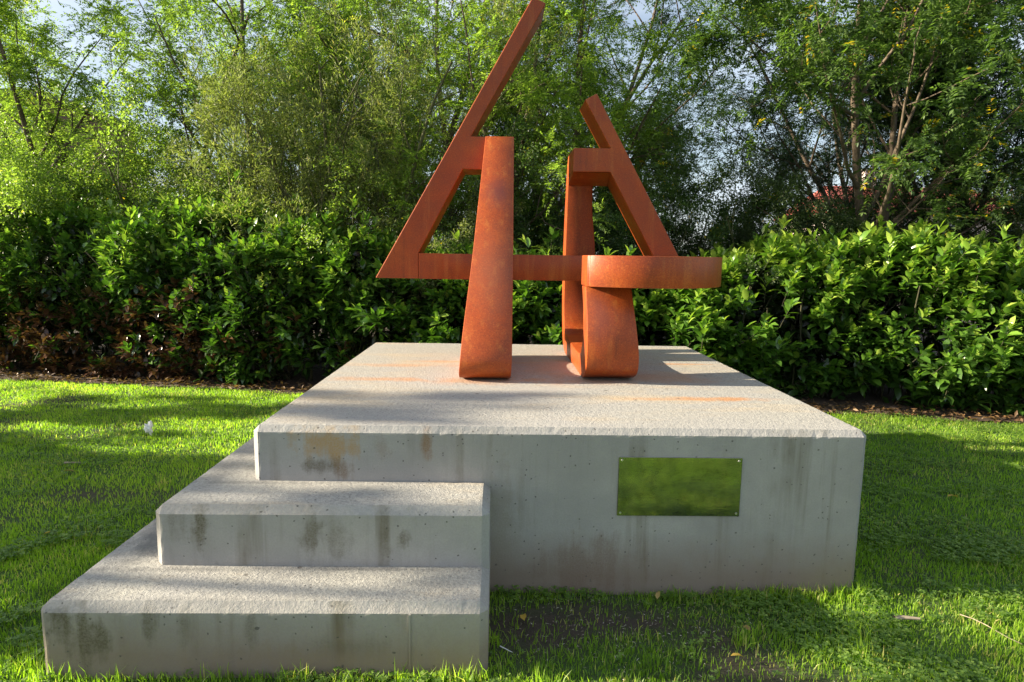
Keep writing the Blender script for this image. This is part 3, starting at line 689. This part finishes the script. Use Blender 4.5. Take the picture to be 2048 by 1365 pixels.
# leave real hollows in the face
hol = vnoise(P[:, 0], P[:, 2]*1.3, .42, 31)*.6+vnoise(P[:, 0], P[:, 2], .17, 32)*.4
keep = (hol > .37) | ts | (g.random(NS) < .12); P, Dd, zz, ts, dep = P[keep], Dd[keep], zz[keep], ts[keep], dep[keep]; NS = len(P)
nl = 9
LP, LD, LL, LR_, LT, LB = [], [], [], [], [], []
sl = g.uniform(.12, .27, NS)
d_, s_, n_ = frames(Dd, g.uniform(0, 6.28, NS))
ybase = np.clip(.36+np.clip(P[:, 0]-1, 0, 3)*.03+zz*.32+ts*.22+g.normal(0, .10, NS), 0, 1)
bronze = (P[:, 0] < -2.0+g.normal(0, .9, NS)) & (g.random(NS) < np.clip((1.45-P[:, 2])*.9, 0, .85)*np.clip((-P[:, 0]-.5)/2.5, 0, 1))
for j in range(nl):
    a = j*2.4; t_ = j/(nl-1)
    out = s_*math.cos(a)+n_*math.sin(a)
    LP.append(P+d_*(sl*(t_-.9))[:, None])
    op = 1.0-.62*t_
    LD.append(out*(op)+d_*(.35+.9*t_)+np.array([0, 0, -.10])+g.normal(0, .14, (NS, 3)))
    LL.append(g.uniform(.095, .145, NS)*np.interp(P[:, 0], [-4, 3], [1.02, 1.28])*(1.0-.25*(t_ > .85))); LR_.append(g.normal(0, .3, NS)); LB.append(bronze)
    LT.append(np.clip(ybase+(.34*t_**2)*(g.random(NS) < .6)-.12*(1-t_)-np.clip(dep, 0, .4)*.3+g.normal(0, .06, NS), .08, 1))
LP, LD, LL, LR_, LT, LB = [np.concatenate(a) for a in (LP, LD, LL, LR_, LT, LB)]
print('hedge leaves', len(LP))
# the 300 leaves that show largest are parts of their own
dist = np.linalg.norm(LP-np.array(CAM), axis=1); dd2, ss2, nn2 = frames(LD, LR_)
view = unit(np.array(CAM)-LP); face = np.abs((nn2*view).sum(1))
score = LL*face/dist*(np.repeat(1., len(LP)))*(np.tile(dep, nl) < .06)*(LP[:, 0] < 7.3)*(LP[:, 0] > -5)
big = np.argsort(-score)[:300]; rest = np.ones(len(LP), bool); rest[big] = False
NI = 15000  # added near-black layer: shade of the hollows put into leaf colour
xi_ = g.uniform(-9, 10.5, NI); zi_ = g.uniform(.1, .93, NI)*htop(xi_); yi_ = hedge_front(xi_)+g.uniform(.55, 1.5, NI)
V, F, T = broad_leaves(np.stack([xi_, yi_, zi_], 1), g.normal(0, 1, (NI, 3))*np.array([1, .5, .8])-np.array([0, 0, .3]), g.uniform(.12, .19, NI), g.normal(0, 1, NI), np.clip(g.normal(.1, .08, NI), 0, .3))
link('inner_shade_leaves', np_mesh('inner_shade_leaves', V, F, MAT['laurel'], {'tint': T}, smooth=True), None, hedge)['kind'] = 'stuff'
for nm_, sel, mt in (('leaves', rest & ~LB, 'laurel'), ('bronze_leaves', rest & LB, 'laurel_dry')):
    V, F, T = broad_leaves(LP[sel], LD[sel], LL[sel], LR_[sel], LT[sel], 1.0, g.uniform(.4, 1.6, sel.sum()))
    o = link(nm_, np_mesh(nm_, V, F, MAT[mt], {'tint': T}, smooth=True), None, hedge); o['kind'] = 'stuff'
protos = {}
for q in range(5):
    for b in (False, True):
        V, F, T = broad_leaves(np.zeros((1, 3)), np.array([[0, 1., 0]]), np.ones(1), np.zeros(1), np.array([.25+.16*q]), 1., np.array([.8]))
        protos[(q, b)] = np_mesh('leaf', V, F, MAT['laurel_dry' if b else 'laurel'], {'tint': T}, smooth=True)
for i in big:
    o = bpy.data.objects.new('leaf', protos[(int(np.clip(round((LT[i]-.25)/.16), 0, 4)), bool(LB[i]))]); COL.objects.link(o); o.parent = hedge
    m4 = Matrix.Identity(4)
    for r_ in range(3):
        m4[r_][0] = ss2[i][r_]*LL[i]; m4[r_][1] = dd2[i][r_]*LL[i]; m4[r_][2] = nn2[i][r_]*LL[i]; m4[r_][3] = LP[i][r_]-hedge.location[r_]
    o.matrix_local = m4
# woody stems inside
segs = []
for i in range(220):
    x = g.uniform(-9, 10.5); y = float(hedge_front(x))+g.uniform(.45, 1.1); p = np.array([x, y, -.05]); d = unit(np.array([g.normal(0, .25), g.normal(-.05, .2), 1.])); r_ = g.uniform(.008, .02)
    for q in range(6):
        h = float(htop(x))*.9/6; nx_ = p+d*h; segs.append((p, nx_, r_, r_*.85)); p = nx_; r_ *= .85; d = unit(d+g.normal(0, .14, 3))
tw_i = g.choice(NS, 4200, replace=False)
for i in tw_i: segs.append((P[i]-Dd[i]*.26, P[i]+Dd[i]*.02, .0035, .002))
V, F = tubes(segs, 4); link('stems', np_mesh('stems', V, F, MAT['stem'], smooth=True), None, hedge)['kind'] = 'stuff'

# planting bed under hedge
xs = np.linspace(-14, 12, 160); a = []; 
for j, off in enumerate((-.18, .1, .5, 1.2, 2.2)):
    wob = (vnoise(xs, xs*0, .35, 21)-.5)*.16 if j == 0 else 0
    a.append(np.stack([xs, hedge_front(xs)+off+wob, np.full(160, .004)+(0 if j == 0 else .03*(vnoise(xs, xs*0+j, .3, 22)))+gz(xs, hedge_front(xs)+off)*1.+.012], 1))
V = np.concatenate(a); idx = (np.arange(4)[:, None]*160+np.arange(159)[None]).ravel()
me = np_mesh('soil_bed', V, [np.stack([idx, idx+1, idx+161, idx+160], 1)], MAT['bed'], smooth=True)
tag(link('soil_bed', me), 'strip of bare brown soil under the hedge', kind='structure')

# ------------------------------------------------------------------ lawn
def outside(x, y, m=0.):
    blk = (x > -m) & (x < W_+m) & (y > -m) & (y < D_+m)
    s1 = (x > -.602-m) & (x < 1.151+m) & (y > -.653-m) & (y < 1.151+m)
    return ~(blk | s1)
def scatter(n, x0, x1, y0, y1, g, m=0.):
    x = g.uniform(x0, x1, n); y = g.uniform(y0, y1, n); k_ = outside(x, y, m) & (y < hedge_front(x)-.12); return x[k_], y[k_]
def blades(x, y, g, hmin, hmax, wd, tint_mu):
    n = len(x); L = g.uniform(hmin, hmax, n)*(.7+.6*vnoise(x, y, .22, 41)); az = g.uniform(0, 6.283, n); tilt = np.abs(g.normal(.35, .28, n))
    dirh = np.stack([np.cos(az), np.sin(az), np.zeros(n)], 1); sd_ = np.stack([-np.sin(az+g.normal(0, .8, n)), np.cos(az), np.zeros(n)], 1); sd_ = unit(sd_)
    B = np.stack([x, y, gz(x, y)-.004], 1); w2 = (wd*g.uniform(.7, 1.3, n))[:, None]*.5
    Mx = B+np.array([0, 0, 1])*(L*.55*np.cos(tilt*.5))[:, None]+dirh*(L*.5*np.sin(tilt*.6))[:, None]
    T = B+np.array([0, 0, 1])*(L*np.cos(tilt))[:, None]+dirh*(L*np.sin(tilt)*1.1)[:, None]
    V = np.stack([B-sd_*w2, B+sd_*w2, Mx+sd_*w2*.85, Mx-sd_*w2*.85, T], 1).reshape(-1, 3); o = np.arange(n)*5
    pn = vnoise(x, y, .5, 43)
    tint = np.clip(tint_mu+(pn-.5)*.35+g.normal(0, .13, n), 0, .9); dry = g.random(n) < (.035+.14*(vnoise(x, y, .3, 47) > .64)); tint[dry] = g.uniform(.93, 1, dry.sum())
    return V, [np.stack([o, o+1, o+2, o+3], 1), np.stack([o+3, o+2, o+4], 1)], np.repeat(tint, 5)
g = np.random.default_rng(5)
parts = []
for n, box, hm, hM, wd, mu in ((125000, (-1.9, 4.6, -1.5, .6), .020, .050, .0040, .5), (160000, (-6.5, 0, .2, 5.4), .02, .045, .0048, .55), (95000, (3.0, 8.2, .2, 4.2), .02, .045, .0048, .5),
                               (14000, (0, 3.3, 3.0, 4.6), .03, .06, .006, .5), (45000, (-1.5, 4.5, -4.2, -1.5), .03, .06, .006, .55), (12000, (-10, 10, -4, 6), .03, .06, .008, .5)):
    x, y = scatter(n, *box[:2], *box[2:], g); k_ = g.random(len(x)) > soilf(x, y)*.86; x, y = x[k_], y[k_]
    parts.append(blades(x, y, g, hm, hM, wd, mu))
# taller tufts against the concrete and scattered tussocks
tx, ty = [], []
for _ in range(95):
    e = g.integers(0, 6)
    if e == 0: cx_, cy_ = g.uniform(-.62, 1.15), -.675
    elif e == 1: cx_, cy_ = g.uniform(1.9, 3.0), -.03
    elif e == 2: cx_, cy_ = 3.03, g.uniform(0, 3)
    elif e == 3: cx_, cy_ = -.63, g.uniform(-.65, 1.15)
    else: cx_, cy_ = g.uniform(-1.5, 4.2), g.uniform(-1.4, -.35)
    k_ = int(g.integers(12, 40)); tx.append(cx_+g.normal(0, .035, k_)); ty.append(cy_+g.normal(0, .03, k_)-(.02 if e < 2 else 0))
tx, ty = np.concatenate(tx), np.concatenate(ty); k_ = outside(tx, ty, .004); parts.append(blades(tx[k_], ty[k_], g, .045, .10, .0045, .55))
V, F4, F3, T, off = [], [], [], [], 0
for v_, f_, t_ in parts:
    V.append(v_); F4.append(f_[0]+off); F3.append(f_[1]+off); T.append(t_); off += len(v_)
me = np_mesh('grass', np.concatenate(V), [np.concatenate(F4), np.concatenate(F3)], MAT['grass'], {'tint': np.concatenate(T)})
tag(link('grass', me), 'short bright green lawn grass around the plinth', 'grass', kind='stuff'); print('blades', off//5)
# clover and small weeds
def weeds(n, box, g, s0, s1, thr):
    x, y = scatter(n, *box, g, .01); k_ = (vnoise(x, y, .4, 51)*.6+vnoise(x, y, .13, 52)*.4 > thr) & (g.random(len(x)) > soilf(x, y)*1.05); x, y = x[k_], y[k_]; m = len(x)
    s = g.uniform(s0, s1, m); az0 = g.uniform(0, 6.28, m); P_, D_l, S_, T_ = [], [], [], []
    tn = np.clip(g.normal(.5, .2, m), 0, 1); zc = gz(x, y)+g.uniform(.012, .045, m)
    for j in range(3):
        a_ = az0+j*2.094; P_.append(np.stack([x, y, zc], 1)); D_l.append(np.stack([np.cos(a_), np.sin(a_), g.uniform(-.1, .5, m)], 1)); S_.append(s); T_.append(tn)
    P_, D_l, S_, T_ = [np.concatenate(q) for q in (P_, D_l, S_, T_)]
    return diamond_leaves(P_, D_l, S_, S_*.85, g.normal(0, .15, len(P_)), T_, .02)
V1 = [weeds(52000, (-1.9, 4.6, -1.5, .6), g, .009, .018, .50), weeds(26000, (3, 7.5, .2, 4.), g, .012, .02, .53), weeds(26000, (-6.5, 0, .2, 5.), g, .012, .02, .55)]
V, F, T, off = [], [], [], 0
for v_, f_, t_ in V1: V.append(v_); F.append(f_[0]+off); T.append(t_); off += len(v_)
me = np_mesh('clover', np.concatenate(V), [np.concatenate(F)], MAT['clover'], {'tint': np.concatenate(T)})
tag(link('clover', me), 'small clover and weed leaves growing through the lawn', 'clover', kind='stuff')

# litter under the hedge
n = 3000; x = g.uniform(-9, 8.5, n); y = hedge_front(x)-.18+np.abs(g.normal(0, .22, n)); P_ = np.stack([x, y, gz(x, y)+g.uniform(.03, .07, n)], 1)
V, F, T = diamond_leaves(P_, np.stack([g.normal(0, 1, n), g.normal(0, 1, n), g.normal(0, .3, n)], 1), g.uniform(.04, .09, n), g.uniform(.02, .035, n), g.normal(0, .5, n), np.clip(g.normal(.16, .16, n), 0, .6))
tag(link('leaf_litter', np_mesh('leaf_litter', V, F, MAT['litter'], {'tint': T})), 'dry brown fallen leaves on the soil under the hedge', 'leaf litter', kind='stuff')
# pale seed husks on the bare soil
n = 560; x = g.normal(1.75, .42, n); y = -np.abs(g.normal(.30, .20, n))-.02; k_ = outside(x, y, .01); x, y = x[k_], y[k_]
x = np.concatenate([x, g.uniform(-2.4, 4.4, 320)]); y = np.concatenate([y, g.uniform(-1.2, 2.5, 320)]); k_ = outside(x, y, .01); x, y = x[k_], y[k_]; n = len(x)
V, F, T = diamond_leaves(np.stack([x, y, gz(x, y)+.010], 1), np.stack([g.normal(0, 1, n), g.normal(0, 1, n), g.normal(0, .12, n)], 1), g.uniform(.008, .024, n), g.uniform(.002, .005, n), g.normal(0, .3, n), g.random(n))
tag(link('seed_husks', np_mesh('seed_husks', V, F, MAT['chips'], {'tint': T})), 'pale husks and chips scattered on the bare soil before the plinth', 'husks', kind='stuff')

# single fallen things one can point to
def one_leaf(name, label, cat, x, y, L, az, tint, mat='litter', z=None, pitch=.1, width=1.1):
    zc = float(gz(np.array([x]), np.array([y]))[0])+.035 if z is None else z
    V, F, T = broad_leaves(np.zeros((1, 3)), np.array([[math.cos(az), math.sin(az), pitch]]), np.array([L]), np.array([.25]), np.array([tint]), width, np.array([1.6]))
    o = link(name, np_mesh(name, V, F, MAT[mat], {'tint': T}, smooth=True), None, None, (x, y, zc)); tag(o, label, cat); return o
one_leaf('fallen_leaf', 'bright yellow fallen leaf on the bare soil right of the steps', 'leaf', 1.31, -.30, .062, 1.7, .88)
one_leaf('fallen_leaf', 'orange fallen leaf curled at the foot of the plinth below the plaque', 'leaf', 1.965, -.10, .05, 1.2, .75, pitch=.7)
one_leaf('fallen_leaf', 'orange brown leaf on the shaded lawn at the left', 'leaf', -2.02, 1.62, .075, .4, .7)
one_leaf('fallen_leaf', 'pale tan leaf on the lawn left of the plinth corner', 'leaf', -1.75, 3.2, .08, .1, .85)
one_leaf('fallen_leaf', 'small yellow leaf on the shaded grass beside the upper step', 'leaf', -1.42, .55, .055, .9, .88)
one_leaf('fallen_leaf', 'yellow leaf lying in the sunlit grass below the plaque', 'leaf', 2.16, -.55, .06, .1, .87)
one_leaf('fallen_leaf', 'orange leaf in the shaded grass right of the plinth', 'leaf', 3.33, .62, .06, 2.4, .82)
one_leaf('fallen_leaf', 'rust coloured leaf in the weeds right of the bare soil', 'leaf', 2.32, -.36, .05, 2.0, .55)
one_leaf('fallen_leaf', 'tan leaf far out on the shaded lawn at the right', 'leaf', 4.35, 1.25, .09, .2, .85)
# crumpled white paper
bm = bmesh.new(); bmesh.ops.create_icosphere(bm, subdivisions=3, radius=.05)
for v in bm.verts:
    c = v.co*40; f_ = 1+.28*math.sin(c.x*2.1+c.y)+.25*math.sin(c.y*2.7-c.z*1.3)+.2*math.sin(c.z*4+c.x*3)
    v.co = Vector((v.co.x*f_*.62, v.co.y*f_*.5, v.co.z*f_*1.05))
tag(bm_obj('paper_scrap', bm, MAT['paper'], loc=(-1.98, 2.72, .062)), 'crumpled white paper scrap on the lawn left of the plinth', 'paper')
# sticks
def stick(name, label, cat, x, y, L, az, r_, mat, tilt=.05):
    p0 = np.array([0., 0, 0]); sg = []; d = np.array([math.cos(az), math.sin(az), tilt]); gg = np.random.default_rng(int(x*100)+500)
    for i in range(5):
        p1 = p0+d*L/5; sg.append((p0, p1, r_*(1-.1*i), r_*(.9-.1*i))); p0 = p1; d = unit(d+gg.normal(0, .12, 3)*np.array([1, 1, .2]))
    V, F = tubes(sg, 6); tag(link(name, np_mesh(name, V, F, MAT[mat], smooth=True), None, None, (x, y, .03)), label, cat)
stick('dead_stick', 'short dark broken twig on the shaded lawn at the left', 'twig', -2.15, 1.83, .12, .05, .010, 'wood')
stick('dead_stick', 'pale stub of wood lying in the sunlit grass at the lower right', 'twig', 3.02, -.28, .11, .05, .012, 'wood')
stick('dead_stick', 'thin pale straw beside the right end of the lowest step', 'straw', 1.20, -.50, .07, -.8, .0025, 'paper')
stick('dead_stick', 'thin bent dry stalk on the sunlit weeds at the right', 'twig', 3.35, -.25, .26, -.9, .0022, 'wood')

# ------------------------------------------------------------------ buildings behind the trees
MAT['brick'] = simple('brown_brick', (.11, .055, .035), (.19, .10, .065), 3, .85, bump=.1)
MAT['stonew'] = simple('pale_render', (.62, .50, .44), (.72, .60, .54), 2, .85, bump=.05)
MAT['roof'] = simple('red_tiles', (.28, .055, .045), (.38, .09, .065), 8, .8)
MAT['frame'] = simple('white_frame', (.68, .68, .68), (.78, .78, .78), 5, .5)
MAT['darkroof'] = simple('grey_roofing', (.10, .095, .09), (.17, .16, .15), 5, .8)
k = NT('window_glass'); MAT['glass'] = k.set(Base_Color=(.10, .14, .18), Roughness=.06, Metallic=0.); k.b.inputs['Specular IOR Level'].default_value = 1.
def boxo(name, x0, x1, y0, y1, z0, z1, mat, parent):
    bm = bmesh.new(); prism(bm, [(x0, y0), (x1, y0), (x1, y1), (x0, y1)], z0, z1); return bm_obj(name, bm, MAT[mat], parent)
def building(name, label, x0, x1, y0, y1, h, wall, roofm, cols, rows_, ww, wh, gable=False):
    e = tag(empty(name, ((x0+x1)/2, (y0+y1)/2, 0)), label, 'building')
    boxo('wall', x0, x1, y0, y1, -.2, h, wall, e)
    if gable:
        bm = bmesh.new(); m = (y0+y1)/2
        v = [bm.verts.new(p) for p in ((x0-.5, y0-.5, h+.003), (x1+.5, y0-.5, h+.003), (x1+.5, y1+.5, h+.003), (x0-.5, y1+.5, h+.003), (x0+.8, m, h+1.9), (x1-.8, m, h+1.9))]
        for f_ in ((3, 2, 1, 0), (0, 1, 5, 4), (2, 3, 4, 5), (1, 2, 5), (3, 0, 4)): bm.faces.new([v[i] for i in f_])
        rf = bm_obj('roof', bm, MAT[roofm], e)
        c_ = bpy.data.objects.new('chimney', bpy.data.meshes.new('chimney')); bm = bmesh.new(); prism(bm, [(x0+3, m-.4), (x0+3.8, m-.4), (x0+3.8, m+.4), (x0+3, m+.4)], h+1.2, h+2.9); bm.to_mesh(c_.data); bm.free()
        c_.data.materials.append(MAT[wall]); COL.objects.link(c_); c_.parent = rf
    else: boxo('roof', x0-.3, x1+.3, y0-.3, y1+.3, h, h+.35, roofm, e)
    fh = h/rows_
    for r_ in range(rows_):
        for c in range(cols):
            wx = x0+(c+.5)*(x1-x0)/cols; z = r_*fh+fh*.5
            f_ = boxo('window', wx-ww/2, wx+ww/2, y0-.06, y0+.05, z-wh/2, z+wh/2, 'frame', e)
            for sx in (-1, 1):
                bm = bmesh.new(); q = wx+sx*ww*.24; prism(bm, [(q-ww*.2, y0-.075), (q+ww*.2, y0-.075), (q+ww*.2, y0-.055), (q-ww*.2, y0-.055)], z-wh/2+.1, z+wh/2-.1)
                p_ = bm_obj('pane', bm, MAT['glass'], None); p_.parent = f_; p_.matrix_parent_inverse = Matrix.Identity(4); p_.location = (0, 0, 0)
building('brown_building', 'brown brick apartment building with rows of windows behind the trees at the upper left', -44, -25.5, 36, 46, 10.4, 'brick', 'darkroof', 9, 4, 1.3, 1.5)
building('red_roof_house', 'pale house with a red tiled roof behind the trees at the right', 20.5, 31, 33, 41, 4.4, 'stonew', 'roof', 4, 2, 1.2, 1.1, True)
building('low_building', 'low grey roofed building far behind the hedge at the left', -24, -13, 42, 50, 4.6, 'stonew', 'darkroof', 5, 1, 1.6, 1.2)
